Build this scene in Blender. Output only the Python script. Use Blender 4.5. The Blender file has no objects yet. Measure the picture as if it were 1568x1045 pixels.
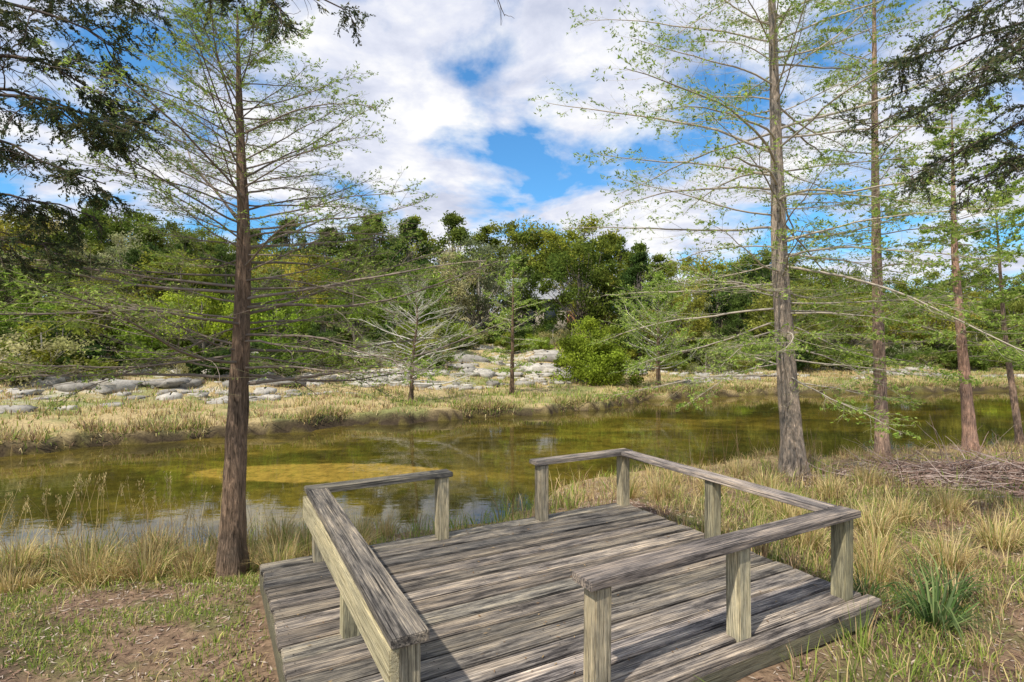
import bpy, bmesh, math
import numpy as np
from mathutils import Vector
rng=np.random.default_rng(11)
U=lambda a,b,n=None: rng.uniform(a,b,n)
sc=bpy.context.scene
sc.view_settings.view_transform='Standard'; sc.view_settings.look='None'; sc.view_settings.exposure=0
CAMH=1.5; F=860.0; CX=784.0; CY=522.0

# ------------------------------------------------------------------ helpers
def nrm(v): return v/np.maximum(np.linalg.norm(v,axis=-1,keepdims=True),1e-9)
def sstep(a,b,x):
    t=np.clip((x-a)/(b-a),0,1); return t*t*(3-2*t)
def _h(ix,iy,s):
    v=np.sin(ix*127.1+iy*311.7+s*74.7)*43758.5453
    return v-np.floor(v)
def vnoise(x,y,s=0):
    ix=np.floor(x);iy=np.floor(y);fx=x-ix;fy=y-iy
    fx=fx*fx*(3-2*fx);fy=fy*fy*(3-2*fy)
    return (_h(ix,iy,s)*(1-fx)+_h(ix+1,iy,s)*fx)*(1-fy)+(_h(ix,iy+1,s)*(1-fx)+_h(ix+1,iy+1,s)*fx)*fy
def fbm(x,y,s=0,o=4):
    r=0;a=.5;t=0
    for i in range(o):
        r=r+a*vnoise(x,y,s+i*13.3);t+=a;x=x*2.03+5.1;y=y*2.03+1.7;a*=.5
    return r/t
def empty(name):
    e=bpy.data.objects.new(name,None); sc.collection.objects.link(e); return e
class Acc:
    def __init__(s): s.V=[];s.Q=[];s.C=[];s.n=0
    def add(s,v,q,c):
        v=np.asarray(v,float).reshape(-1,3); c=np.broadcast_to(np.asarray(c,float),(len(v),3))
        s.V.append(v);s.Q.append(np.asarray(q).reshape(-1,4)+s.n);s.C.append(c);s.n+=len(v)
    def mesh(s,name,smooth=False):
        V=np.concatenate(s.V);Q=np.concatenate(s.Q);C=np.concatenate(s.C)
        me=bpy.data.meshes.new(name)
        me.vertices.add(len(V)); me.vertices.foreach_set('co',V.astype(np.float32).ravel())
        me.loops.add(Q.size); me.loops.foreach_set('vertex_index',Q.astype(np.int32).ravel())
        me.polygons.add(len(Q)); me.polygons.foreach_set('loop_start',(np.arange(len(Q))*4).astype(np.int32))
        if smooth: me.polygons.foreach_set('use_smooth',np.ones(len(Q),bool))
        a=me.attributes.new('Col','FLOAT_COLOR','POINT')
        c4=np.ones((len(V),4),np.float32);c4[:,:3]=np.clip(C,0,1);a.data.foreach_set('color',c4.ravel())
        me.update(calc_edges=True); me.validate()
        return me
    def obj(s,name,mat,parent=None,smooth=False):
        me=s.mesh(name,smooth); me.materials.append(mat)
        o=bpy.data.objects.new(name,me); sc.collection.objects.link(o)
        if parent: o.parent=parent
        return o
def tubes(acc,P,R,m,col):
    N,S,_=P.shape
    T=nrm(np.gradient(P,axis=1))
    mean=nrm(T.mean(axis=1))
    ref=np.where(np.abs(mean[:,2:3])>.8,np.array([[1.,0,0]]),np.array([[0,0,1.]]))[:,None,:]
    A=nrm(np.cross(T,np.broadcast_to(ref,T.shape)));B=np.cross(T,A)
    a=np.arange(m)*2*np.pi/m
    ring=P[:,:,None,:]+R[:,:,None,None]*(np.cos(a)[None,None,:,None]*A[:,:,None,:]+np.sin(a)[None,None,:,None]*B[:,:,None,:])
    i=np.arange(N*S*m).reshape(N,S,m); j=np.roll(i,-1,axis=2)
    q=np.stack([i[:,:-1],j[:,:-1],j[:,1:],i[:,1:]],-1).reshape(-1,4)
    col=np.asarray(col,float)
    if col.ndim==2: col=np.repeat(col,S*m,axis=0)
    acc.add(ring.reshape(-1,3),q,col)
def diamonds(acc,c,t,b,L,W,col):
    n=len(c);L=np.broadcast_to(L,n)[:,None];W=np.broadcast_to(W,n)[:,None]
    v=np.stack([c-t*L,c+b*W,c+t*L,c-b*W],1)
    acc.add(v,np.arange(n*4).reshape(n,4),np.repeat(np.broadcast_to(col,(n,3)),4,axis=0))
def grow(P0,D,L,ns,grav,wig):
    n=len(P0);D=nrm(D.copy());P=[P0]
    st=(L/ns)[:,None]
    for k in range(ns):
        D=nrm(D+np.array([0,0,1.])*grav/ns+rng.normal(0,wig,(n,3)))
        P.append(P[-1]+D*st)
    return np.stack(P,1)
def children(P,K,t0,t1,ang,jit,flat=.25):
    N,S,_=P.shape
    t=(t0+(t1-t0)*((np.arange(K)[None,:]+U(0,1,(N,K)))/K))*(S-1)
    i=np.minimum(t.astype(int),S-2);f=(t-i)[...,None];n=np.arange(N)[:,None]
    p=P[n,i]*(1-f)+P[n,i+1]*f; T=nrm(P[n,i+1]-P[n,i])
    side=nrm(np.cross(T,np.array([0,0,1.]))+1e-6)
    sg=np.where((np.arange(K)[None,:]+rng.integers(0,2,(N,1)))%2==0,1,-1)[...,None]
    a=ang+rng.normal(0,jit,(N,K,1))
    D=T*np.cos(a)+side*np.sin(a)*sg+rng.normal(0,flat,(N,K,3))
    return p.reshape(-1,3),nrm(D.reshape(-1,3)),(t/(S-1)).reshape(-1)

# ------------------------------------------------------------------ materials
def mat(name):
    m=bpy.data.materials.new(name);m.use_nodes=True;nt=m.node_tree;nt.nodes.clear()
    o=nt.nodes.new('ShaderNodeOutputMaterial');return m,nt,o
def N(nt,t,**k):
    n=nt.nodes.new(t)
    for a,b in k.items(): setattr(n,a,b)
    return n
def noise(nt,vec,scale,detail=4,rough=.55,dist=0):
    n=N(nt,'ShaderNodeTexNoise');n.inputs['Scale'].default_value=scale;n.inputs['Detail'].default_value=detail
    n.inputs['Roughness'].default_value=rough;n.inputs['Distortion'].default_value=dist
    if vec is not None: nt.links.new(vec,n.inputs['Vector'])
    return n.outputs['Fac']
def ramp(nt,fac,stops):
    r=N(nt,'ShaderNodeValToRGB');e=r.color_ramp.elements
    while len(e)<len(stops): e.new(.5)
    for k,(p,c) in enumerate(stops):
        e[k].position=p; e[k].color=(*c,1) if len(c)==3 else c
    nt.links.new(fac,r.inputs[0]);return r.outputs[0]
def mixc(nt,fac,a,b,mode='MIX'):
    m=N(nt,'ShaderNodeMix',data_type='RGBA',blend_type=mode)
    for s,v in ((m.inputs[0],fac),(m.inputs[6],a),(m.inputs[7],b)):
        if isinstance(v,(int,float)): s.default_value=v
        elif isinstance(v,tuple): s.default_value=(*v,1)
        else: nt.links.new(v,s)
    return m.outputs[2]
def mapping(nt,vec,scale,loc=(0,0,0)):
    m=N(nt,'ShaderNodeMapping');m.inputs['Scale'].default_value=scale;m.inputs['Location'].default_value=loc;nt.links.new(vec,m.inputs['Vector']);return m.outputs[0]
def bump(nt,h,strength,dist):
    b=N(nt,'ShaderNodeBump');b.inputs['Strength'].default_value=strength;b.inputs['Distance'].default_value=dist
    nt.links.new(h,b.inputs['Height']);return b.outputs[0]
def foliage_mat(name,trans=.35,rnd=False):
    m,nt,o=mat(name)
    at=N(nt,'ShaderNodeAttribute',attribute_name='Col');c=at.outputs['Color']
    if rnd:
        oi=N(nt,'ShaderNodeObjectInfo')
        tint=ramp(nt,oi.outputs['Random'],[(0,(.46,.56,.48)),(.3,(.85,.88,.75)),(.55,(1.35,1.2,.78)),(.85,(.72,.82,.72)),(1,(1.15,1.12,.8))])
        c=mixc(nt,1.0,c,tint,'MULTIPLY')
    d=N(nt,'ShaderNodeBsdfDiffuse');t=N(nt,'ShaderNodeBsdfTranslucent');mx=N(nt,'ShaderNodeMixShader');mx.inputs[0].default_value=trans
    nt.links.new(c,d.inputs[0]);nt.links.new(c,t.inputs[0])
    nt.links.new(d.outputs[0],mx.inputs[1]);nt.links.new(t.outputs[0],mx.inputs[2]);nt.links.new(mx.outputs[0],o.inputs[0])
    return m
def bark_mat(name):
    m,nt,o=mat(name)
    at=N(nt,'ShaderNodeAttribute',attribute_name='Col')
    tc=N(nt,'ShaderNodeTexCoord')
    v=mapping(nt,tc.outputs['Object'],(1,1,.13))
    f=noise(nt,v,42,7,.75,1.5)
    g=noise(nt,tc.outputs['Object'],3.2,5)
    k=ramp(nt,f,[(.34,(.18,.17,.16)),(.47,(.8,.78,.75)),(.66,(1.9,1.8,1.7))])
    k2=ramp(nt,g,[(.3,(.62,.66,.68)),(.7,(1.35,1.28,1.18))])
    c=mixc(nt,1.0,mixc(nt,1.0,at.outputs['Color'],k,'MULTIPLY'),k2,'MULTIPLY')
    p=N(nt,'ShaderNodeBsdfPrincipled');p.inputs['Roughness'].default_value=.9
    p.inputs['Specular IOR Level'].default_value=.15
    nt.links.new(c,p.inputs['Base Color']);nt.links.new(bump(nt,f,1.0,.03),p.inputs['Normal'])
    nt.links.new(p.outputs[0],o.inputs[0]);return m
def attr_mat(name,scale=30,lo=.6,hi=1.4,rough=.95,bs=.6,bd=.02):
    m,nt,o=mat(name)
    at=N(nt,'ShaderNodeAttribute',attribute_name='Col');tc=N(nt,'ShaderNodeTexCoord')
    f=noise(nt,tc.outputs['Object'],scale,7,.7)
    k=ramp(nt,f,[(.3,(lo,lo,lo)),(.7,(hi,hi,hi))])
    c=mixc(nt,1.0,at.outputs['Color'],k,'MULTIPLY')
    p=N(nt,'ShaderNodeBsdfPrincipled');p.inputs['Roughness'].default_value=rough;p.inputs['Specular IOR Level'].default_value=.1
    nt.links.new(c,p.inputs['Base Color']);nt.links.new(bump(nt,f,bs,bd),p.inputs['Normal'])
    nt.links.new(p.outputs[0],o.inputs[0]);return m
def twig_mat(name):
    m,nt,o=mat(name);at=N(nt,'ShaderNodeAttribute',attribute_name='Col');d=N(nt,'ShaderNodeBsdfDiffuse')
    nt.links.new(at.outputs['Color'],d.inputs[0]);nt.links.new(d.outputs[0],o.inputs[0]);return m
def wood_mat(name,vert=False,dark=(.030,.026,.025),mid=(.15,.136,.126),light=(.43,.39,.345),stain=.5):
    m,nt,o=mat(name)
    at=N(nt,'ShaderNodeAttribute',attribute_name='Col');tc=N(nt,'ShaderNodeTexCoord')
    off=N(nt,'ShaderNodeVectorMath',operation='ADD')
    sc2=N(nt,'ShaderNodeVectorMath',operation='MULTIPLY');sc2.inputs[1].default_value=(37,0,0) if not vert else (0,0,37)
    nt.links.new(at.outputs['Color'],sc2.inputs[0]);nt.links.new(tc.outputs['Object'],off.inputs[0]);nt.links.new(sc2.outputs[0],off.inputs[1])
    s=(.6,34,34) if not vert else (30,30,.8)
    s2=(1.1,7,7) if not vert else (7,7,1.2)
    g=noise(nt,mapping(nt,off.outputs[0],s),4.0,8,.66,.25)
    g2=noise(nt,mapping(nt,off.outputs[0],s),15,3,.6,.1)
    st=noise(nt,mapping(nt,off.outputs[0],s2),1.7,9,.74,.15)
    c=ramp(nt,g,[(.36,dark),(.44,mid),(.56,tuple(a*.5+b*.5 for a,b in zip(mid,light))),(.66,light)])
    k=ramp(nt,g2,[(.38,(.4,.4,.41)),(.48,(1.0,1.0,1.0)),(.65,(1.25,1.24,1.22))])
    c=mixc(nt,1.0,c,k,'MULTIPLY')
    dk=ramp(nt,st,[(.39,(.24,.235,.25)),(.48,(.85,.84,.84)),(.61,(1.7,1.58,1.38))])
    c=mixc(nt,stain,c,mixc(nt,1.0,c,dk,'MULTIPLY'))
    c=mixc(nt,1.0,c,at.outputs['Color'],'MULTIPLY')
    p=N(nt,'ShaderNodeBsdfPrincipled');p.inputs['Roughness'].default_value=.8;p.inputs['Specular IOR Level'].default_value=.2
    nt.links.new(c,p.inputs['Base Color'])
    nt.links.new(bump(nt,g,.9,.008),p.inputs['Normal'])
    nt.links.new(p.outputs[0],o.inputs[0]);return m
M_leaf=foliage_mat('leaf_foliage',.45);M_leafr=foliage_mat('forest_foliage',.4,True)
M_grass=foliage_mat('grass_blades',.3);M_dark=foliage_mat('juniper_foliage',.3)
M_bark=bark_mat('cypress_bark');M_twig=twig_mat('twig_bark')
M_rock=attr_mat('limestone',5,.6,1.3,.95,.8,.05)
M_deck=wood_mat('weathered_deck_wood',stain=1.0)
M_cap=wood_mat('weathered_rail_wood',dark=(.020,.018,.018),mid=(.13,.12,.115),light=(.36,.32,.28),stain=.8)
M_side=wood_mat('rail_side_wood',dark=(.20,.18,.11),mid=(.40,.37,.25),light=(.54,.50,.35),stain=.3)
M_post=wood_mat('post_wood',True,dark=(.13,.115,.08),mid=(.32,.29,.20),light=(.50,.455,.33),stain=.6)

# ------------------------------------------------------------------ river & terrain
NX=np.array([-400,-60,-20,-9,-5.2,-4,-2.3,-.7,.15,1.3,4.3,8.1,13.9,30,400.]);NY=np.array([-260,-38,-7,2.2,4.7,5.4,5.85,6.05,7.1,8.5,9.9,10.9,12.6,16,60.])
FX=np.array([-400,-60,-20,-9.2,-7.8,-5.1,-1.5,2.25,5,10.5,21,40,400.]);FY=np.array([-240,-24,2,10.1,11.4,13.1,15,16.7,20,21.8,23.5,25,70.])
def dn(x,y):
    w=(vnoise(x*1.3,y*1.3,3)-.5)*.5+(vnoise(x*4,y*4,9)-.5)*.18
    return (np.interp(x,NX,NY)-y)*.85+w
def df(x,y):
    w=(vnoise(x*1.1,y*1.1,5)-.5)*.9+(vnoise(x*4,y*4,19)-.5)*.3
    return (y-np.interp(x,FX,FY))*.88+w
WZ=-.6
def th(x,y):
    x=np.asarray(x,float);y=np.asarray(y,float)
    a=dn(x,y);b=df(x,y)
    bump_=(fbm(x*.8,y*.8,1)-.5)*.16+(fbm(x*4,y*4,2,3)-.5)*.05
    hn=WZ-.02+.13*sstep(0,.3,a)+.34*sstep(0,2.2,a)*(1-.5*sstep(5,8,y))+bump_*sstep(0,1.5,a)*.7
    lip=.17+.15*vnoise(x*1.7,y*1.7,44)
    hf=WZ-.02+lip*sstep(0,.28,b)+(.27-lip)*sstep(.3,2.5,b)+.03*np.clip(b,0,8)+.75*sstep(5,14,b)+4.6*sstep(9,60,b)+bump_*sstep(0,1.5,b)*1.6+(fbm(x*.3,y*.3,7)-.5)*1.3*sstep(5,16,b)
    bed=WZ-.02-.45*sstep(0,1.2,np.minimum(-a,-b))
    return np.where(a>0,hn,np.where(b>0,hf,bed))
def lerp(a,b,t): return np.asarray(a)*(1-t[...,None])+np.asarray(b)*t[...,None]
n=640
t=np.linspace(-6.3,6.3,n);gx=1.6*np.sinh(t);gy=1.6*np.sinh(t)+6
X,Y=np.meshgrid(gx,gy,indexing='ij');Z=th(X,Y)
a=dn(X,Y);b=df(X,Y)
n1=fbm(X*1.1,Y*1.1,21);n2=fbm(X*3.5,Y*3.5,31);n3=fbm(X*.5,Y*.5,33)
cn=lerp((.13,.085,.062),(.25,.17,.11),sstep(.42,.62,n1));cn=lerp(cn,(.13,.15,.045),sstep(.5,.66,n2)*.6)
cn=lerp(cn,(.42,.31,.15),(1-sstep(.3,1.6,a))*.8)
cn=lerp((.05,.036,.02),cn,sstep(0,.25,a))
cf=lerp((.44,.34,.17),(.24,.24,.09),sstep(.45,.68,n1));cf=lerp(cf,(.52,.48,.40),sstep(.48,.58,n2)*sstep(5,8,b)*sstep(.38,.50,n3));
cf=lerp(cf,(.16,.14,.06),sstep(16,26,b)*.8)
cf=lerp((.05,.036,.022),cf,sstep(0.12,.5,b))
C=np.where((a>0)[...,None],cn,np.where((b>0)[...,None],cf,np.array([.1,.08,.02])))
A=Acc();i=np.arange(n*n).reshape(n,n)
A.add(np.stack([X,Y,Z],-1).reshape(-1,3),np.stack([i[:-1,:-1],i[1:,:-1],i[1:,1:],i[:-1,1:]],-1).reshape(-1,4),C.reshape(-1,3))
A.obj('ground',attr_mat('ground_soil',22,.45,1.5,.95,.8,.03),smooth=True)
# water
m,nt,o=mat('creek_water');tc=N(nt,'ShaderNodeTexCoord')
f=noise(nt,mapping(nt,tc.outputs['Object'],(.45,1.0,1)),.75,6,.6,.6)
c=ramp(nt,f,[(.3,(.028,.025,.007)),(.48,(.068,.055,.010)),(.6,(.125,.094,.015)),(.72,(.20,.145,.025))])
gr=N(nt,'ShaderNodeTexGradient',gradient_type='SPHERICAL')
dn1=noise(nt,tc.outputs['Object'],1.5,7,.7)
va=N(nt,'ShaderNodeVectorMath',operation='ADD');nt.links.new(mapping(nt,tc.outputs['Object'],(.42,1.25,1),(.92,-11.55,.6)),va.inputs[0])
vs=N(nt,'ShaderNodeVectorMath',operation='SCALE');cbx=N(nt,'ShaderNodeCombineXYZ');nt.links.new(dn1,cbx.inputs[0]);nt.links.new(dn1,cbx.inputs[1]);vs.inputs['Scale'].default_value=.7;nt.links.new(cbx.outputs[0],vs.inputs[0]);nt.links.new(vs.outputs[0],va.inputs[1])
nt.links.new(va.outputs[0],gr.inputs[0])
lm=ramp(nt,gr.outputs['Fac'],[(.12,(0,0,0)),(.24,(.85,.85,.85))])
c=mixc(nt,lm,c,(.34,.225,.045))
f2=noise(nt,tc.outputs['Object'],5,7,.78)
c=mixc(nt,1.0,c,ramp(nt,f2,[(.34,(.45,.45,.45)),(.66,(1.5,1.45,1.35))]),'MULTIPLY')
p=N(nt,'ShaderNodeBsdfPrincipled');p.inputs['Roughness'].default_value=.012;p.inputs['IOR'].default_value=1.45
r=noise(nt,mapping(nt,tc.outputs['Object'],(1.0,2.0,1)),2.2,4,.55)
nt.links.new(bump(nt,r,.08,.02),p.inputs['Normal']);nt.links.new(c,p.inputs['Base Color']);nt.links.new(p.outputs[0],o.inputs[0])
xs=np.unique(np.concatenate([np.linspace(-60,60,121),[-400,-200,200,400]]))
yn=np.interp(xs,NX,NY)-1.0;yf=np.interp(xs,FX,FY)+1.0
v=[(x,y,WZ) for x,y in zip(xs,yn)]+[(x,y,WZ) for x,y in zip(xs,yf)];k=len(xs)
me=bpy.data.meshes.new('creek_water');me.from_pydata(v,[],[(q,q+1,k+q+1,k+q) for q in range(k-1)]);me.materials.append(m)
wo=bpy.data.objects.new('creek_water',me);sc.collection.objects.link(wo)

# ------------------------------------------------------------------ deck
AA=math.radians(28.5);O=np.array([-1.70,3.78]);ca,sa=math.cos(AA),math.sin(AA)
def uv(x,y):
    dx=x-O[0];dy=y-O[1];return ca*dx+sa*dy,sa*dx-ca*dy
def on_deck(x,y,m=.03):
    u,v=uv(x,y);return (u>-m)&(u<3.14+m)&(v>-m)&(v<2.27+m)
deck=empty('wooden_deck');deck.location=(O[0],O[1],0);deck.rotation_euler=(0,0,AA)
def box(bm,x0,x1,y0,y1,z0,z1,g,lay,bev=.004,jit=0):
    r=bmesh.ops.create_cube(bm,size=1);vs=r['verts']
    for v in vs:
        v.co=Vector(((x0+x1)/2+v.co.x*(x1-x0),(y0+y1)/2+v.co.y*(y1-y0),(z0+z1)/2+v.co.z*(z1-z0)+ (rng.normal(0,jit) if jit else 0)))
        v[lay]=(*g,1)
    es=list({e for v in vs for e in v.link_edges})
    bmesh.ops.bevel(bm,geom=es,offset=bev,segments=2,affect='EDGES')
def wood_obj(name,boxes,mt,parent,loc=(0,0,0),rz=0,bev=.004,jit=0,var=.25):
    bm=bmesh.new();lay=bm.verts.layers.float_color.new('Col')
    for bx in boxes:
        g=U(1-var,1+var);gg=(g*U(.97,1.05),g,g*U(.92,1.03))
        if len(bx)>6: gg=tuple(c*bx[6] for c in gg)
        box(bm,*bx[:6],gg,lay,bev,jit)
    me=bpy.data.meshes.new(name);bm.to_mesh(me);bm.free();me.materials.append(mt)
    ob=bpy.data.objects.new(name,me);sc.collection.objects.link(ob);ob.parent=parent;ob.location=loc;ob.rotation_euler=(0,0,rz);return ob
nb=15;bw=2.20/nb
bs=[]
for k in range(nb):
    bs.append((0+rng.normal(0,.008),3.11+rng.normal(0,.006),-(k+1)*bw+.0075,-k*bw-.0075,-.036,0,1.0))
wood_obj('deck_boards',bs,M_deck,deck,jit=.003,var=.42,bev=.006)
wood_obj('front_trim_board',[(-.02,3.13,-2.295,-2.212,-.036,.003,1.35)],M_deck,deck)
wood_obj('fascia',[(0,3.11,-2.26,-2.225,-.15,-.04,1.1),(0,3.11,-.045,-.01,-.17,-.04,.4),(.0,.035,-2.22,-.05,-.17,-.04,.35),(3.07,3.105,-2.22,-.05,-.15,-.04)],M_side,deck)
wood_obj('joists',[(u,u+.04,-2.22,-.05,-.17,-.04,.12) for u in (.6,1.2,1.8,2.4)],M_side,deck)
wood_obj('footings',[(u,u+.09,-v-.09,-v,-.9,-.041) for u in (.06,1.05,2.0,2.95) for v in (.06,1.1,2.1)],M_post,deck)
A=Acc()
for u in (.05,.62,1.22,1.82,2.42,3.06):
    for k in range(nb):
        for q in (.28,.72):
            x=u+rng.normal(0,.004);y=-(k+q)*bw;r=.004
            A.add([(x-r,y,.0045),(x,y-r,.0045),(x+r,y,.0045),(x,y+r,.0045)],[[0,1,2,3]],(.02,.018,.018))
A.obj('nails',M_twig,deck)
H=.5;pw=.088
def posts(lst):
    for (u,v,tilt) in lst:
        o=wood_obj('post',[(-pw/2,pw/2,-pw/2,pw/2,-.03,H-.04)],M_post,deck,(u,-v,0),0,.006);o.rotation_euler=(math.radians(tilt),math.radians(tilt*.6),0)
posts([(.37,.115,0),(1.27,.10,0),(.335,1.205,.5),(.305,2.215,-.4),(2.17,.09,0),(3.05,.085,0),(3.02,1.15,.3),(2.98,2.15,.2),(2.07,2.17,-.4),(1.16,2.19,.4)])
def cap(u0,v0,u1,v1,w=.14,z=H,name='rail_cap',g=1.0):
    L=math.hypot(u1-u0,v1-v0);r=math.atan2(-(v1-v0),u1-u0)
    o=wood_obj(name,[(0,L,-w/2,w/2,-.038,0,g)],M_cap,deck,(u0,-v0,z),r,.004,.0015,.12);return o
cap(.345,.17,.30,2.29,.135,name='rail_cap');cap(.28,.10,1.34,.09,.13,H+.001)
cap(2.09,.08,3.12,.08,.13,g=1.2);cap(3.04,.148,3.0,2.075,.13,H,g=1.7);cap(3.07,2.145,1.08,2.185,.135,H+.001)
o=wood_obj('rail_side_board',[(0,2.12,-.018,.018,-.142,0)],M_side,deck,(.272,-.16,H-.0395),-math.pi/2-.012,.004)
# ------------------------------------------------------------------ grass
STRAW=np.array([(.60,.46,.22),(.68,.56,.30),(.48,.34,.16),(.62,.50,.22)]);GREEN=np.array([(.22,.31,.055),(.29,.37,.075),(.16,.23,.045),(.36,.40,.10)]);DRY=np.array([(.34,.23,.14),(.44,.31,.19),(.26,.17,.105)])
def pick(pal,n): return pal[rng.integers(0,len(pal),n)]*U(.75,1.25,(n,1))
def blades(acc,x,y,h,w,lean,col,az=None,z=None,droop=.5):
    n=len(x);z=th(x,y)-.01 if z is None else z
    az=U(0,2*np.pi,n) if az is None else az
    d=np.stack([np.cos(az),np.sin(az),np.zeros(n)],1);fa=az+U(-1.2,1.2,n)+np.pi/2
    s=np.stack([np.cos(fa),np.sin(fa),np.zeros(n)],1);w=np.broadcast_to(w,n)[:,None]/2
    p0=np.stack([x,y,z],1);h=h[:,None];lean=lean[:,None];up=np.array([[0,0,1.]])
    p1=p0+up*h*.55*np.cos(lean*.6)+d*h*.55*np.sin(lean*.6)
    l2=lean*(1+droop);p2=p1+up*h*.45*np.cos(l2)+d*h*.45*np.sin(l2)
    v=np.stack([p0-s*w,p0+s*w,p1+s*w*.8,p1-s*w*.8,p2+s*w*.12,p2-s*w*.12],1)
    b=(np.arange(n)*6)[:,None];q=np.concatenate([b+[0,1,2,3],b+[3,2,4,5]],0)
    cc=np.repeat(col,6,axis=0);acc.add(v,q,cc)
def clumps(acc,cx,cy,nb,r,h,w,greenf,lean=.5,pal=None,hz=1):
    m=len(cx);n=m*nb;id=np.repeat(np.arange(m),nb)
    az=U(0,2*np.pi,n);rr=r*np.sqrt(U(0,1,n))
    x=cx[id]+np.cos(az)*rr;y=cy[id]+np.sin(az)*rr
    gf=(greenf[id]+rng.normal(0,.15,n))>U(0,1,n)
    pal=STRAW if pal is None else pal
    col=np.where(gf[:,None],pick(GREEN,n),pick(pal,n))
    hh=(h[id] if hasattr(h,'__len__') else h)*U(.45,1.15,n)
    blades(acc,x,y,hh,w*U(.6,1.4,n),np.abs(rng.normal(0,lean,n))+.1,col,az+rng.normal(0,.5,n))
def scatter(n,x0,x1,y0,y1): return U(x0,x1,n),U(y0,y1,n)
MIXD=np.concatenate([STRAW,DRY])
A=Acc()
x,y=scatter(48000,-9,16,1.2,14);a=dn(x,y);nz=fbm(x*.9,y*.9,41)
edge=(1-sstep(.6,1.7,a))
p=np.where(x>1.4,.24+.55*sstep(.42,.6,nz),.06+.18*sstep(.5,.65,nz))+edge*.45
p=np.where((y>7.5),p*.6,p)
keep=(a>0.05)&(~on_deck(x,y,.07))&(U(0,1,len(x))<p*.62)&(np.abs(x)<y*1.1+1.2)
x,y=x[keep],y[keep];a=dn(x,y)
g=fbm(x*.7,y*.7,51);gf=np.clip((g-.44)*3.0,0.08,.7)
hh=.09+.11*(1-sstep(.4,1.8,a))*(x<1)+.11*(fbm(x*2.5,y*2.5,61)>.55)+np.where((x>1.6)&(y<7),.07,0)
near=y<6
clumps(A,x[near],y[near],11,.07,hh[near],.0055,gf[near],.6,MIXD)
clumps(A,x[~near],y[~near],9,.10,hh[~near],.009,gf[~near],.6,MIXD)
x,y=scatter(10000,-6,0,1.2,5.5);k=(fbm(x*1.6,y*1.6,71)>.49)&(~on_deck(x,y,.05))&(dn(x,y)>.3);x,y=x[k],y[k]
clumps(A,x,y,9,.05,.06,.005,np.full(len(x),.85),.7)
x,y=scatter(6000,1.5,7,1.2,6.5);k=(fbm(x*1.3,y*1.3,75)>.50)&(~on_deck(x,y,.05));x,y=x[k],y[k]
clumps(A,x,y,9,.06,.09,.005,np.full(len(x),.8),.6)
tx=np.array([2.55,2.8,2.35,3.2,1.6,2.2,2.9,3.4,2.6,4.3,1.3,2.0,3.0,2.5,3.1,3.5,3.9,4.2]);ty=np.array([3.95,4.3,4.5,4.1,6.0,6.2,6.4,6.0,5.6,6.8,6.3,7.0,7.4,5.1,4.8,5.1,4.5,5.4])
sx=U(-5.8,-1.3,66);sy=np.interp(sx,NX,NY)-U(.2,1.6,66);kk=~on_deck(sx,sy,.15);sx,sy=sx[kk],sy[kk]
clumps(A,tx,ty,360,.10,.31,.0055,np.full(len(tx),.15),.8)
clumps(A,sx,sy,250,.11,U(.16,.38,len(sx)),.0055,U(.02,.4,len(sx)),.78)
A.obj('bank_grass',M_grass)
A=Acc()
x,y=scatter(50000,-22,34,5,36);b=df(x,y);pm=.40+.60*sstep(.42,.58,fbm(x*1.2,y*1.2,85))
keep=(b>0.26)&(b<15)&(U(0,1,len(x))<np.where(b<1.4,1.,.65)*pm*(1-.5*sstep(5,10,b)))&(np.abs(x)<y*1.1+2)
x,y=x[keep],y[keep];b=df(x,y);gf=np.clip((fbm(x*.35,y*.35,81)-.41)*2.6,.1,.7)
clumps(A,x,y,9,.17,.10+.20*fbm(x*1.5,y*1.5,83)**1.5,.020,gf,.65,MIXD)
x=U(-16,24,4800);y=np.interp(x,FX,FY)+U(.1,1.1,4800);k=(fbm(x*1.7,y,88)>.44)&(df(x,y)>.22)&(df(x,y)<.7);x,y=x[k],y[k];clumps(A,x,y,12,.15,.27,.016,np.full(len(x),.3),1.1,MIXD)
A.obj('far_bank_grass',M_grass)
A=Acc()
x,y=scatter(120000,-7,9,1.2,8);k=(~on_deck(x,y,.02))&(dn(x,y)>.3)&((fbm(x*1.2,y*1.2,91)>.36)|(x<0))&(np.abs(x)<y*1.1+1);x,y=x[k],y[k];n_=len(x)
az=U(0,6.28,n_);tl=U(-.5,.5,n_);tv=nrm(np.stack([np.cos(az),np.sin(az),tl*.5],1));bv=nrm(np.stack([-np.sin(az),np.cos(az),U(-.5,.5,n_)],1))
diamonds(A,np.stack([x,y,th(x,y)+.006],1),tv,bv,U(.008,.03,n_),U(.002,.006,n_),pick(np.array([(.22,.14,.10),(.32,.21,.15),(.12,.08,.06),(.44,.36,.29)]),n_))
A.obj('leaf_litter',M_twig)
A=Acc();n_=300;x=U(-1.6,2.2,n_);y=U(1.5,5.1,n_);k=on_deck(x,y,-.05);x,y=x[k],y[k];n_=len(x);az=U(0,6.28,n_)
tv=np.stack([np.cos(az),np.sin(az),np.zeros(n_)],1);bv=np.stack([-np.sin(az),np.cos(az),U(-.2,.2,n_)],1)
diamonds(A,np.stack([x,y,np.full(n_,.007)],1),tv,bv,U(.006,.018,n_),U(.002,.005,n_),pick(np.array([(.2,.12,.06),(.36,.25,.13)]),n_))
A.obj('fallen_leaves',M_twig)
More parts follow.
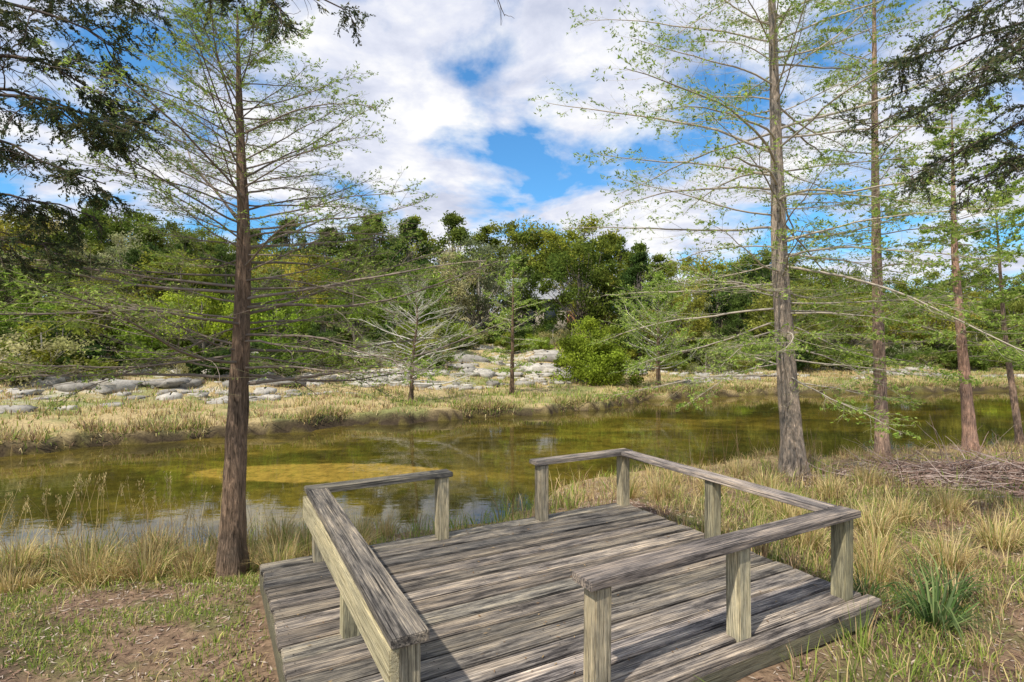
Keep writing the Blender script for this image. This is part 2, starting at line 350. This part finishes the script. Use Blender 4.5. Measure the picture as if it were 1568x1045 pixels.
# reeds
A=Acc();n_=200;x=U(-5.6,-2.4,n_);y=np.interp(x,NX,NY)-U(.35,1.5,n_)
P=grow(np.stack([x,y,th(x,y)],1),np.stack([rng.normal(0,.18,n_),rng.normal(0,.18,n_),np.ones(n_)],1),U(.35,.8,n_),6,-.15,.05)
tubes(A,P,np.linspace(.003,.0012,7)[None,:]*np.ones((n_,1)),3,pick(STRAW,n_))
tip=np.repeat(P[:,-1],14,0)+rng.normal(0,.008,(n_*14,3))+np.array([0,0,1])*U(-.07,.02,(n_*14,1))
diamonds(A,tip,nrm(rng.normal(0,.3,(n_*14,3))+[0,0,1]),nrm(rng.normal(0,1,(n_*14,3))),.014,.003,pick(STRAW,n_*14))
xx=U(2,4.5,60);yy=U(5.5,9,60)
P=grow(np.stack([xx,yy,th(xx,yy)],1),np.stack([rng.normal(0,.15,60),rng.normal(0,.15,60),np.ones(60)],1),U(.3,.7,60),6,-.15,.05)
tubes(A,P,np.linspace(.004,.0015,7)[None,:]*np.ones((60,1)),3,pick(DRY,60))
A.obj('reeds',M_grass)
def spiky(name,x0,y0,n_,h,w,pal,lean):
    A=Acc();az=U(0,6.28,n_);x=x0+np.cos(az)*.03;y=y0+np.sin(az)*.03
    blades(A,x,y,h*U(.5,1.1,n_),w,np.abs(rng.normal(lean,.35,n_)),pick(pal,n_),az,droop=.7);return A.obj(name,M_leaf)
DG=np.array([(.09,.16,.045),(.15,.23,.075),(.27,.35,.13),(.12,.17,.07)])
spiky('sotol_plant',2.47,3.28,120,.48,.012,DG,1.1);spiky('sotol_plant',2.80,3.6,110,.40,.010,DG,1.0);spiky('sotol_plant',2.25,3.6,80,.26,.008,DG,.8)
# brush pile
A=Acc();n_=1500;cx=rng.choice([5.4,6.3,5.9,7.2],n_)+rng.normal(0,.6,n_);cy=rng.choice([7.1,7.5,6.7],n_)+rng.normal(0,.35,n_)
rd=np.hypot((cx-6.1)/1.6,(cy-7.1)/.8);P0=np.stack([cx,cy,th(cx,cy)+U(0,.26,n_)*np.exp(-rd*rd)],1)
P=grow(P0,np.stack([rng.normal(0,1,n_),rng.normal(0,.6,n_),rng.normal(.0,.18,n_)],1),U(.3,1.0,n_),5,-.25,.14)
P[...,2]=np.maximum(P[...,2],th(P[...,0],P[...,1])+.01)
tubes(A,P,np.linspace(1,.3,6)[None]*U(.002,.009,(n_,1)),4,pick(np.array([(.32,.22,.18),(.48,.38,.33),(.22,.15,.12)]),n_))
n_=700;x=U(3,9,n_);y=U(2.5,8.5,n_);k=~on_deck(x,y);x,y=x[k],y[k];n_=len(x)
P=grow(np.stack([x,y,th(x,y)+.03],1),np.stack([rng.normal(0,1,n_),rng.normal(0,1,n_),rng.normal(0,.05,n_)],1),U(.1,.5,n_),5,0,.12)
P[...,2]=th(P[...,0],P[...,1])+.02
tubes(A,P,np.linspace(1,.3,6)[None]*U(.002,.006,(n_,1)),3,pick(DRY,n_))
A.obj('brush_pile',M_twig)
# rocks
A=Acc()
def rock(x,y,s,fl=(.25,.6)):
    nu,nv=10,6;u=np.arange(nu)*2*np.pi/nu;v=np.linspace(0.05,np.pi-.05,nv)
    UU,VV=np.meshgrid(u,v,indexing='ij');d=np.stack([np.cos(UU)*np.sin(VV),np.sin(UU)*np.sin(VV),np.cos(VV)],-1)
    d=np.sign(d)*np.abs(d)**.6;r=1+.25*rng.normal(0,1,(nu,nv,1)).clip(-1,1)
    d=d*r*np.array([s*U(.8,1.6),s*U(.6,1.2),s*U(*fl)]);az=rng.normal(.4,.8);c_,s_=np.cos(az),np.sin(az)
    d=np.stack([d[...,0]*c_-d[...,1]*s_,d[...,0]*s_+d[...,1]*c_,d[...,2]],-1)+np.array([x,y,float(th(x,y))+s*.02])
    i=np.arange(nu*nv).reshape(nu,nv);j=np.roll(i,-1,0)
    A.add(d.reshape(-1,3),np.stack([i[:,:-1],i[:,1:],j[:,1:],j[:,:-1]],-1).reshape(-1,4),np.array([.46,.425,.365])*U(.55,1.15))
for k in range(1800):
    x=U(-18,26);y=np.interp(x,FX,FY)+ (5.0+abs(rng.normal(0,5)) if x<6 else 3+abs(rng.normal(0,3)))
    if fbm(np.array(x*.55),np.array(y*.9),93)>.48: rock(x,y,U(.05,.30)*U(.3,1.1))
for k in range(260):
    x=U(-17,8);y=np.interp(x,FX,FY)+U(7,16)
    if fbm(np.array(x*.4),np.array(y*.9),95)>.5: rock(x,y,U(.3,.75),(.18,.35))
A.obj('limestone_rocks',M_rock)

# ------------------------------------------------------------------ cypress trees
LEAFC=np.array([(.25,.37,.06),(.36,.48,.09),(.19,.29,.05),(.44,.52,.14)])
def cypress(name,path,r0,z0,reach,n1,seed,K2=20,K3=7,nl=6,ls=.016,lw=.005,elev=(0,.7),bark=(.17,.12,.085),tw=(.20,.16,.125),grav=(.15,.1),rs=1.0,wig=.06,t2=.22,tips=.85):
    global rng
    rng=np.random.default_rng(seed)
    e=empty(name)
    path=np.array(path,float);base=path[0].copy()
    s=np.linspace(0,1,34);zz=base[2]+(path[-1,2]-base[2])*s
    px_=np.interp(zz,path[:,2],path[:,0]);py_=np.interp(zz,path[:,2],path[:,1])
    ker=np.array([.25,.5,.25])
    for _ in range(3):
        px_[1:-1]=np.convolve(px_,ker,'valid');py_[1:-1]=np.convolve(py_,ker,'valid')
    T=np.stack([px_,py_,zz],1)
    Hh=path[-1,2]-base[2]
    R=r0*((1-s)**.85*.95+.03)+r0*.38*np.exp(-s*Hh/(r0*1.6))
    A=Acc();T2=T.copy();T2[0,2]-=.1
    tubes(A,T2[None],R[None],16,bark)
    V=A.V[0];k=V.reshape(34,16,3);ctr=T2[:,None,:]
    ang=np.arange(16)*2*np.pi/16
    fl=1+.16*np.sin(ang*5+seed)[None,:]*np.exp(-s*Hh/(r0*3))[:,None]+rng.normal(0,.035,(34,16))
    A.V[0]=(ctr+(k-ctr)*fl[...,None]).reshape(-1,3)
    tr=A.obj('trunk',M_bark,e,True)
    A=Acc();LF=Acc()
    q=(np.arange(n1)+U(0,1,n1))/n1;z=z0+(path[-1,2]-z0-.03)*q
    P0=np.stack([np.interp(z,T[:,2],T[:,0]),np.interp(z,T[:,2],T[:,1]),z],1)
    az=np.arange(n1)*2.399+rng.normal(0,.5,n1)
    el=elev[0]+(elev[1]-elev[0])*q+rng.normal(0,.12,n1)
    D=np.stack([np.cos(az)*np.cos(el),np.sin(az)*np.cos(el),np.sin(el)],1)
    L=np.interp(z,[r_[0] for r_ in reach],[r_[1] for r_ in reach])*U(.5,1.12,n1)
    P1=grow(P0,D,L,12,grav[0],wig)
    sag=np.linspace(0,1,13)[None,:]**2*L[:,None]*.05*(1-q[:,None]); P1[...,2]-=sag
    lim=base[2]+.9*min(1,r0*9); P1[...,2]=np.where(P1[...,2]<lim,lim-(lim-P1[...,2])*.3,P1[...,2])
    rr=np.interp(z,T[:,2],R)
    rb=np.minimum(rr*.34,.0075*L+.0015)*rs
    tubes(A,P1,rb[:,None]*np.linspace(1,.15,13)[None]**.9,5,np.array(tw)*U(.7,1.15,(n1,1)))
    p,d,t_=children(P1,K2,t2,1.0,.75,.25,.16)
    L2=np.repeat(L,K2)*.36*(1.05-.7*t_)*U(.5,1.3,len(t_))+.03
    P2=grow(p,d,L2,6,grav[1]-.1,.09)
    rb2=np.minimum(np.repeat(rb,K2)*.36,.004*rs)*(1-.4*t_)
    tubes(A,P2,rb2[:,None]*np.linspace(1,.3,7)[None],3,np.array(tw)*U(.75,1.25,(len(p),1)))
    p,d,t3=children(P2,K3,.15,1.0,.75,.3,.25)
    L3=np.repeat(L2,K3)*.34*(1.1-.7*t3)*U(.6,1.3,len(t3))+.012
    P3=grow(p,d,L3,3,.0,.14)
    rb3=np.repeat(rb2,K3)*.42
    tubes(A,P3,rb3[:,None]*np.linspace(1,.5,4)[None],3,np.array(tw)*np.array([1.1,1.25,.8]))
    A.obj('branches',M_twig,e)
    if nl:
        tl=np.repeat(t_,K3)
        vis=U(0,1,len(P3))<tips*(.3+.8*tl**1.2); Q=P3[vis];n=len(Q)
        f=U(.3,1.1,(n,nl,1));a=Q[:,0][:,None];b_=Q[:,-1][:,None]
        c=(a+(b_-a)*f+rng.normal(0,ls*.4,(n,nl,3))).reshape(-1,3)
        tv=nrm(np.repeat(nrm(Q[:,-1]-Q[:,0]),nl,0)+rng.normal(0,.6,(n*nl,3)));bv=nrm(np.cross(tv,rng.normal(0,1,(n*nl,3))))
        diamonds(LF,c,tv,bv,ls*U(.5,1.3,n*nl),lw*U(.7,1.3,n*nl),pick(LEAFC,n*nl))
        LF.obj('leaves',M_leaf,e)
    return e
g=lambda x,y: float(th(x,y))
cypress('bald_cypress_tree',[(-2.16,4.32,g(-2.16,4.32)),(-2.13,4.32,.6),(-2.09,4.33,1.4),(-2.07,4.34,2.3),(-2.10,4.33,3.2),(-2.12,4.33,4.1)],.100,1.16,
  [(1.1,1.95),(2.0,1.9),(2.5,1.65),(3.2,1.05),(4.1,.3)],116,101,K2=21,K3=6,nl=5,ls=.013,lw=.0042,elev=(.0,.66),bark=(.27,.195,.145),tw=(.27,.22,.18),grav=(.03,.15),rs=.8,tips=.85)
cypress('bald_cypress_tree',[(3.93,7.8,g(3.93,7.8)),(3.82,7.8,1.0),(3.72,7.8,2.5),(3.66,7.8,4.5),(3.55,7.8,8.2)],.150,.9,
  [(.8,2.3),(2,2.9),(4.5,3.2),(6.2,2.4),(8.2,.4)],118,102,K2=21,K3=7,nl=5,ls=.026,lw=.008,elev=(-.08,.5),bark=(.40,.34,.29),tw=(.46,.40,.32),grav=(-.06,.15),rs=.8,tips=.78)
cypress('bald_cypress_tree',[(6.08,9.2,g(6.08,9.2)),(6.02,9.2,1.0),(5.95,9.2,4),(5.92,9.2,8.6)],.105,1.2,
  [(1.2,1.4),(3,1.9),(5.5,1.8),(8.6,.3)],66,103,K2=16,K3=6,nl=4,ls=.032,lw=.010,elev=(0,.5),bark=(.42,.30,.24),tw=(.42,.35,.28),grav=(-.02,.15),rs=.8,tips=.8)
cypress('bald_cypress_tree',[(8.1,9.9,g(8.1,9.9)),(7.95,9.9,1.2),(7.8,9.9,3),(7.75,9.9,5.6)],.105,1.2,
  [(1.2,1.4),(3,1.8),(5.6,.4)],48,104,K2=16,K3=6,nl=5,ls=.036,lw=.012,elev=(0,.5),bark=(.44,.29,.23),tw=(.42,.35,.28),grav=(-.02,.15),rs=.8,tips=.8)
cypress('bald_cypress_tree',[(9.6,10.6,g(9.6,10.6)),(9.3,10.6,1.6),(9.1,10.6,4.4)],.065,1.0,
  [(1.0,1.1),(2.5,1.6),(4.4,.3)],38,105,K2=13,K3=6,nl=5,ls=.036,lw=.012,bark=(.34,.25,.2),tw=(.42,.35,.28),rs=.8,tips=.8)
cypress('bald_cypress_tree',[(0.0,18.7,g(0,18.7)),(.02,18.7,2),(.05,18.7,4.3)],.08,.5,[(.5,1.1),(2,1.3),(4.3,.2)],50,106,K2=13,K3=5,nl=2,ls=.05,lw=.017,tw=(.48,.44,.33),rs=1.2)
cypress('bare_tree',[(-3.0,16.7,g(-3,16.7)),(-2.95,16.7,1.0),(-2.8,16.7,2.2),(-2.9,16.7,3.2)],.07,.1,[(.1,2.4),(1.6,2.1),(3.2,.5)],56,107,K2=15,K3=5,nl=0,tw=(.60,.56,.50),elev=(.1,.9),rs=1.5,wig=.12,grav=(.2,.3))
cypress('bare_tree',[(5.6,21.5,g(5.6,21.5)),(5.6,21.5,1.5),(5.6,21.5,3.8)],.1,.3,[(.3,2.2),(1.6,2.2),(3.8,.4)],56,108,K2=16,K3=6,nl=2,ls=.06,lw=.025,tw=(.50,.47,.36),elev=(.2,1.0),rs=1.4,wig=.1,grav=(.2,.3))
rng=np.random.default_rng(55)

# ------------------------------------------------------------------ forest
def crown(name,H,W,nc,per,ls,pal,seed,kind='oak',bark=(.2,.17,.14)):
    global rng
    rng=np.random.default_rng(seed);L=Acc();B=Acc()
    if kind=='oak':
        d=nrm(rng.normal(0,1,(nc,3)));r=U(.25,1,(nc,1))**.6;c=d*r*np.array([W/2,W/2,H*.36])+np.array([0,0,H*.58]);cr=U(.07,.18,nc)*W
    elif kind=='jun':
        t=U(0,1,nc);rad=W/2*(1-t)**.6*U(.4,1,nc);a=U(0,6.28,nc);c=np.stack([np.cos(a)*rad,np.sin(a)*rad,H*(.12+.85*t)],1);cr=(.08+.12*(1-t))*W
    else:
        d=nrm(rng.normal(0,1,(nc,3)));d[:,2]=np.abs(d[:,2]);c=d*U(.3,1,(nc,1))*np.array([W/2,W/2,H*.85])+np.array([0,0,H*.08]);cr=U(.08,.18,nc)*W
    n=nc*per;id=np.repeat(np.arange(nc),per);dd=nrm(rng.normal(0,1,(n,3)));rr=U(0,1,(n,1))**.5*(1+rng.normal(0,.22,(n,1)))
    P=c[id]+dd*rr*cr[id][:,None]*np.array([1,1,.75])
    nv=nrm(dd+rng.normal(0,.8,(n,3)));tv=nrm(np.cross(nv,rng.normal(0,1,(n,3))));bv=np.cross(nv,tv)
    cc=pal[rng.integers(0,len(pal),nc)][id]*U(.6,1.4,(nc,1))[id]*U(.7,1.3,(n,1))
    diamonds(L,P,tv,bv,ls*U(.5,1.3,n),ls*.5*U(.6,1.2,n),cc)
    z0=np.clip(c[:,2]*U(.2,.5,nc),.1,None);P0=np.stack([np.zeros(nc),np.zeros(nc),z0],1);mid=(P0+c)/2+rng.normal(0,.05*W,(nc,3));
    tt=np.linspace(0,1,6)[None,:,None];Pl=P0[:,None]*(1-tt)**2+2*mid[:,None]*tt*(1-tt)+c[:,None]*tt**2
    tubes(B,Pl,np.linspace(1,.3,6)[None]*np.full((nc,1),H*.006),4,bark)
    tz=np.linspace(-.3,H*.75,8);Pt=np.stack([np.sin(tz*.6)*.12,np.cos(tz*.5)*.1-.1,tz],1)[None]
    tubes(B,Pt,np.linspace(H*.022,H*.006,8)[None],7,bark)
    ml=L.mesh(name+'_leaves');ml.materials.append(M_leafr);mb=B.mesh(name+'_limbs');mb.materials.append(M_twig);return ml,mb,H
k_=1.65
PA=np.array([(.062,.09,.027),(.085,.116,.032),(.05,.074,.025)])*k_;PB=np.array([(.18,.185,.04),(.14,.155,.034),(.22,.215,.055)])*k_*.9;PC=np.array([(.12,.142,.03),(.15,.166,.034),(.085,.11,.025)])*k_;PG=np.array([(.26,.24,.14),(.20,.20,.10),(.30,.28,.18)])*k_*.85;PBr=np.array([(.15,.21,.03),(.12,.17,.028),(.19,.245,.045)])*k_
VAR=[crown('a',8,5.5,46,230,.115,PA,1,'jun'),crown('b',8,6.5,52,220,.12,PC,2),crown('c',8,7,50,200,.12,PB,3),crown('d',7.5,6,50,220,.115,PA,4),crown('e',8,6.5,44,170,.10,PG,5,bark=(.3,.27,.22)),crown('f',8,6,44,230,.115,PC,6,'jun'),crown('g',7,7,50,210,.12,PBr,7)]
SH=[crown('s1',2.4,3,28,220,.07,PA,11,'bush'),crown('s2',2.4,3.2,28,200,.07,PC,12,'bush'),crown('s3',2.2,3.2,26,110,.055,PG,13,'bush',(.40,.36,.30)),crown('s4',2.2,3.2,28,200,.07,PBr,14,'bush')]
rng=np.random.default_rng(77)
forest=empty('background_forest')
SKX=[-600,0,100,250,400,500,600,650,700,760,830,880,930,980,1015,1060,1120,1200,1300,1400,1500,1568,2200]
SKY=[290,300,300,312,340,330,315,303,320,322,308,320,330,350,390,378,362,385,405,410,400,395,380]
def put(v,x,y,s,par,sw=1):
    for me in v[:2]:
        o=bpy.data.objects.new(me.name,me);sc.collection.objects.link(o);o.parent=par;o.location=(x,y,g(x,y)-.1);o.rotation_euler=(0,0,rot);o.scale=(s*sw,s*sw,s)
def row(p0,p1,step,y0,y1,f0,f1,vs,gap=None):
    global rot
    p=p0
    while p<p1:
        y=U(y0,y1);x=(p-CX)/F*y
        if df(x,y)>7 and not(gap and gap[0]<p<gap[1]):
            top=CAMH+(CY-np.interp(p,SKX,SKY))/F*y;zt=(top-g(x,y))*U(f0,f1)
            v=VAR[vs[rng.integers(0,len(vs))]];rot=U(0,6.28);put(v,x,y,zt/v[2]*1.0,forest,U(.85,1.15))
        p+=step*U(.6,1.4)
row(-700,2300,48,46,54,.86,1.04,[0,1,2,5,1,0])
row(-700,2300,52,36,41,.62,.98,[0,1,2,3,4,5,3],(832,872))
row(-700,660,65,27,31,.55,.9,[1,2,0,4,6,3]);row(980,2300,70,30,34,.5,.88,[1,2,0,4,6,2])
row(-500,560,60,21,24,.3,.6,[6,1,4,0]);
brush=empty('understory_brush')
for k in range(140):
    x=U(-22,34);y=np.interp(x,FX,FY)+U(10.0,20) if x<7 else np.interp(x,FX,FY)+U(7,14)
    if -3.5<x<4.5 and y<33: continue
    rot=U(0,6.28);put(SH[rng.integers(0,4)],x,y,U(.4,.95),brush,U(.9,1.3))
for k in range(50):
    x=U(-10,14);y=U(34,40);rot=U(0,6.28);put(SH[rng.integers(0,4)],x,y,U(.5,1.1),brush,U(.9,1.3))
jb=empty('juniper_bush');rot=1.0
v=crown('jb',3.1,3.3,64,420,.055,np.array([(.18,.26,.045),(.22,.30,.05),(.13,.19,.035)]),21,'bush');rng=np.random.default_rng(78)
put(v,3.45,22.6,1.05,jb)

# ------------------------------------------------------------------ house glimpsed on hill
hs=empty('stone_house')
hx,hy=3.9,44.0;hz=g(hx,hy)
def cbox(name,x0,x1,y0,y1,z0,z1,col,mt):
    A=Acc();v=[(x,y,z) for x in (x0,x1) for y in (y0,y1) for z in (z0,z1)]
    A.add(v,[[0,1,3,2],[4,6,7,5],[0,4,5,1],[2,3,7,6],[0,2,6,4],[1,5,7,3]],col);A.obj(name,mt,hs)
cbox('walls',hx-4,hx+4,hy,hy+6,hz-.5,hz+3.2,(.42,.38,.31),M_rock)
A=Acc();r_=hz+3.2;A.add([(hx-4.5,hy-.5,r_-.1),(hx+4.5,hy-.5,r_-.1),(hx+4.5,hy+3,r_+1.9),(hx-4.5,hy+3,r_+1.9),(hx-4.5,hy+6.5,r_-.1),(hx+4.5,hy+6.5,r_-.1)],[[0,1,2,3],[3,2,5,4]],(.30,.31,.33));A.obj('roof',M_rock,hs)
for k,xx in enumerate((-2.6,-.9,2.4)): cbox('window',hx+xx-.5,hx+xx+.5,hy-.03,hy+.02,hz+1.2,hz+2.4,(.04,.05,.06),M_twig)
cbox('door',hx+.4,hx+1.3,hy-.03,hy+.02,hz,hz+2.2,(.2,.1,.06),M_twig)

# ------------------------------------------------------------------ overhanging junipers in the foreground
def juniper(name,trunk,limbs,seed,K2,K3,K4,leafdens,ls=.011,m_=9):
    global rng
    rng=np.random.default_rng(seed);e=empty(name)
    A=Acc();T=np.array(trunk,float);S=18;q=np.linspace(0,len(T)-1,S);Tt=np.stack([np.interp(q,np.arange(len(T)),T[:,k]) for k in range(3)],1)
    tubes(A,Tt[None],np.linspace(.16,.06,S)[None],14,(.16,.11,.08));A.obj('trunk',M_bark,e,True)
    A=Acc();LF=Acc()
    P1=[]
    for l in limbs:
        l=np.array(l,float);q=np.linspace(0,len(l)-1,12);p=np.stack([np.interp(q,np.arange(len(l)),l[:,k]) for k in range(3)],1)
        for _ in range(2): p[1:-1]=(p[:-2]+2*p[1:-1]+p[2:])/4
        P1.append(p+np.concatenate([np.zeros((1,3)),rng.normal(0,.018,(11,3))]))
    P1=np.array(P1);bc=(.12,.095,.08)
    tubes(A,P1,np.linspace(.020,.004,12)[None]*np.ones((len(P1),1)),6,bc)
    p,d,t=children(P1,K2,.3,1,.8,.3,.35);L2=U(.2,.5,len(p))*(1.15-.6*t);P2=grow(p,d,L2,7,-.45,.16)
    tubes(A,P2,np.linspace(.005,.0018,8)[None]*np.ones((len(p),1)),4,bc)
    p,d,t=children(P2,K3,.2,1,.8,.3,.35);L3=U(.08,.22,len(p));P3=grow(p,d,L3,5,-.4,.2)
    tubes(A,P3,np.linspace(.0022,.001,6)[None]*np.ones((len(p),1)),3,bc)
    A.obj('branches',M_twig,e)
    keep=fbm(P3[:,2,0]*3.2+P3[:,2,1],P3[:,2,2]*3.2,seed)+rng.normal(0,.06,len(P3))>leafdens
    P3k=P3[keep]
    p,d,t=children(P3k,K4,.1,1.05,.5,.25,.35);n=len(p)
    l4=U(.03,.065,n)
    f=np.tile(np.arange(m_)/m_,n)[:,None];c=np.repeat(p,m_,0)+np.repeat(d,m_,0)*f*np.repeat(l4,m_)[:,None]+rng.normal(0,.005,(n*m_,3))
    tv=nrm(np.repeat(d,m_,0)+rng.normal(0,.4,(n*m_,3)));bv=nrm(np.cross(tv,rng.normal(0,1,(n*m_,3))))
    base=np.array([(.08,.105,.048),(.11,.14,.06),(.06,.085,.042),(.16,.155,.07)])
    diamonds(LF,c,tv,bv,ls*U(.6,1.2,n*m_),ls*.32,base[rng.integers(0,4,n)].repeat(m_,0)*U(.7,1.3,(n*m_,1)))
    LF.obj('foliage',M_dark,e);return e
juniper('juniper_tree',[(-5.0,2.6,-.2),(-4.9,2.7,1.5),(-4.7,2.8,3.2),(-4.5,2.9,4.6)],[
 [(-4.8,2.75,2.2),(-3.9,3.1,2.75),(-3.1,3.4,2.75),(-2.55,3.5,2.45)],
 [(-4.75,2.8,2.6),(-3.8,3.2,3.0),(-2.9,3.4,3.0),(-2.35,3.4,2.75)],
 [(-4.7,2.8,3.0),(-3.8,3.2,3.5),(-2.9,3.3,3.5),(-2.4,3.3,3.25)],
 [(-4.7,2.8,2.8),(-3.8,3.3,3.25),(-3.0,3.5,3.3),(-2.5,3.5,3.0)],
 [(-4.7,2.8,3.2),(-3.6,3.4,3.85),(-2.8,3.5,3.8),(-2.3,3.5,3.6)],
 [(-4.7,2.8,3.4),(-3.3,3.2,4.0),(-2.0,3.4,3.9),(-1.05,3.45,3.56)],
 [(-4.7,2.8,3.5),(-3.1,3.0,4.1),(-1.8,3.1,3.85),(-1.25,3.2,3.35)],
 [(-4.8,2.75,2.0),(-4.0,3.4,2.3),(-3.4,3.7,2.5),(-2.9,3.8,2.35)],
 [(-4.8,2.75,1.9),(-4.0,3.3,2.1),(-3.4,3.5,2.2),(-2.9,3.6,2.05)],
 [(-4.7,2.8,3.0),(-3.9,3.6,3.2),(-3.3,3.8,3.2),(-2.7,3.9,2.9)]],201,15,9,8,.40,.013,9)
juniper('juniper_tree',[(5.6,2.9,-.2),(5.5,3.0,1.5),(5.3,3.1,3.0),(5.0,3.2,4.8)],[
 [(5.3,3.1,2.6),(4.4,3.6,3.2),(3.5,3.9,3.05),(2.85,4.0,2.65)],
 [(5.3,3.1,2.8),(4.3,3.6,3.4),(3.4,3.9,3.35),(2.5,4.0,3.0)],
 [(5.2,3.1,3.1),(4.3,3.6,3.7),(3.4,3.9,3.7),(2.7,4.0,3.45)],
 [(5.1,3.1,3.5),(4.2,3.6,4.1),(3.5,3.8,4.0),(2.9,3.9,3.6)],
 [(5.1,3.1,3.3),(4.2,3.5,3.7),(3.6,3.6,3.7),(3.1,3.7,3.3)],
 [(5.1,3.1,3.1),(4.2,3.3,3.5),(3.5,3.5,3.5),(2.9,3.6,3.2)],
 [(5.3,3.1,2.5),(4.4,3.7,2.9),(3.6,4.0,2.85),(3.2,4.0,2.55)]],202,15,9,7,.47,.012,9)
juniper('juniper_tree',[(.6,-1.6,-.2),(.5,-1.4,1.5),(.3,-1.0,3.2),(.1,-.6,4.8)],[
 [(.2,-.8,4.2),(.1,.8,4.6),(-.1,2.2,4.2),(-.15,3.3,3.66)]],203,8,4,4,.65)

# ------------------------------------------------------------------ light / sky
s=Vector((-.45,-.55,.96)).normalized()
el=math.asin(s.z);ro=math.atan2(s.x,s.y)
l=bpy.data.lights.new('sun','SUN');l.energy=4.9;l.angle=math.radians(1.0);l.color=(1,.93,.82)
lo=bpy.data.objects.new('sun',l);sc.collection.objects.link(lo);lo.rotation_euler=s.to_track_quat('Z','Y').to_euler()
w=bpy.data.worlds.new('World');sc.world=w;w.use_nodes=True;nt=w.node_tree;nt.nodes.clear()
out=N(nt,'ShaderNodeOutputWorld');bg=N(nt,'ShaderNodeBackground');bg.inputs[1].default_value=.15
sk=N(nt,'ShaderNodeTexSky',sky_type='NISHITA');sk.sun_disc=False;sk.sun_elevation=el;sk.sun_rotation=ro
skc=mixc(nt,1.0,sk.outputs[0],(.50,1.02,1.35),'MULTIPLY')
tc=N(nt,'ShaderNodeTexCoord');sp=N(nt,'ShaderNodeSeparateXYZ');nt.links.new(tc.outputs['Generated'],sp.inputs[0])
za=N(nt,'ShaderNodeMath',operation='ADD');nt.links.new(sp.outputs[2],za.inputs[0]);za.inputs[1].default_value=.22
zm=N(nt,'ShaderNodeMath',operation='MAXIMUM');nt.links.new(za.outputs[0],zm.inputs[0]);zm.inputs[1].default_value=.05
cb=N(nt,'ShaderNodeCombineXYZ')
for k in (0,1):
    dv=N(nt,'ShaderNodeMath',operation='DIVIDE');nt.links.new(sp.outputs[k],dv.inputs[0]);nt.links.new(zm.outputs[0],dv.inputs[1]);nt.links.new(dv.outputs[0],cb.inputs[k])
mp=N(nt,'ShaderNodeMapping');mp.inputs['Location'].default_value=(3.3,1.2,0);nt.links.new(cb.outputs[0],mp.inputs[0])
cf_=noise(nt,mp.outputs[0],1.9,9,.56,.25)
mp2=N(nt,'ShaderNodeMapping');mp2.inputs['Location'].default_value=(3.42,1.27,0);nt.links.new(cb.outputs[0],mp2.inputs[0])
cs=noise(nt,mp2.outputs[0],3.6,7,.6,.2)
mask=ramp(nt,cf_,[(.40,(0,0,0)),(.46,(.55,.55,.55)),(.52,(1,1,1))])
ccol=ramp(nt,cs,[(.34,(4.0,4.3,5.3)),(.49,(5.3,5.5,6.3)),(.60,(6.7,6.7,6.8))])
nt.links.new(mixc(nt,mask,skc,ccol),bg.inputs[0]);nt.links.new(bg.outputs[0],out.inputs[0])

cam=bpy.data.cameras.new('camera');cam.sensor_width=36;cam.lens=36*F/1568;cam.clip_end=2000;cam.clip_start=.05
co=bpy.data.objects.new('camera',cam);sc.collection.objects.link(co);co.location=(0,0,CAMH);co.rotation_euler=(math.radians(90),0,0);sc.camera=co
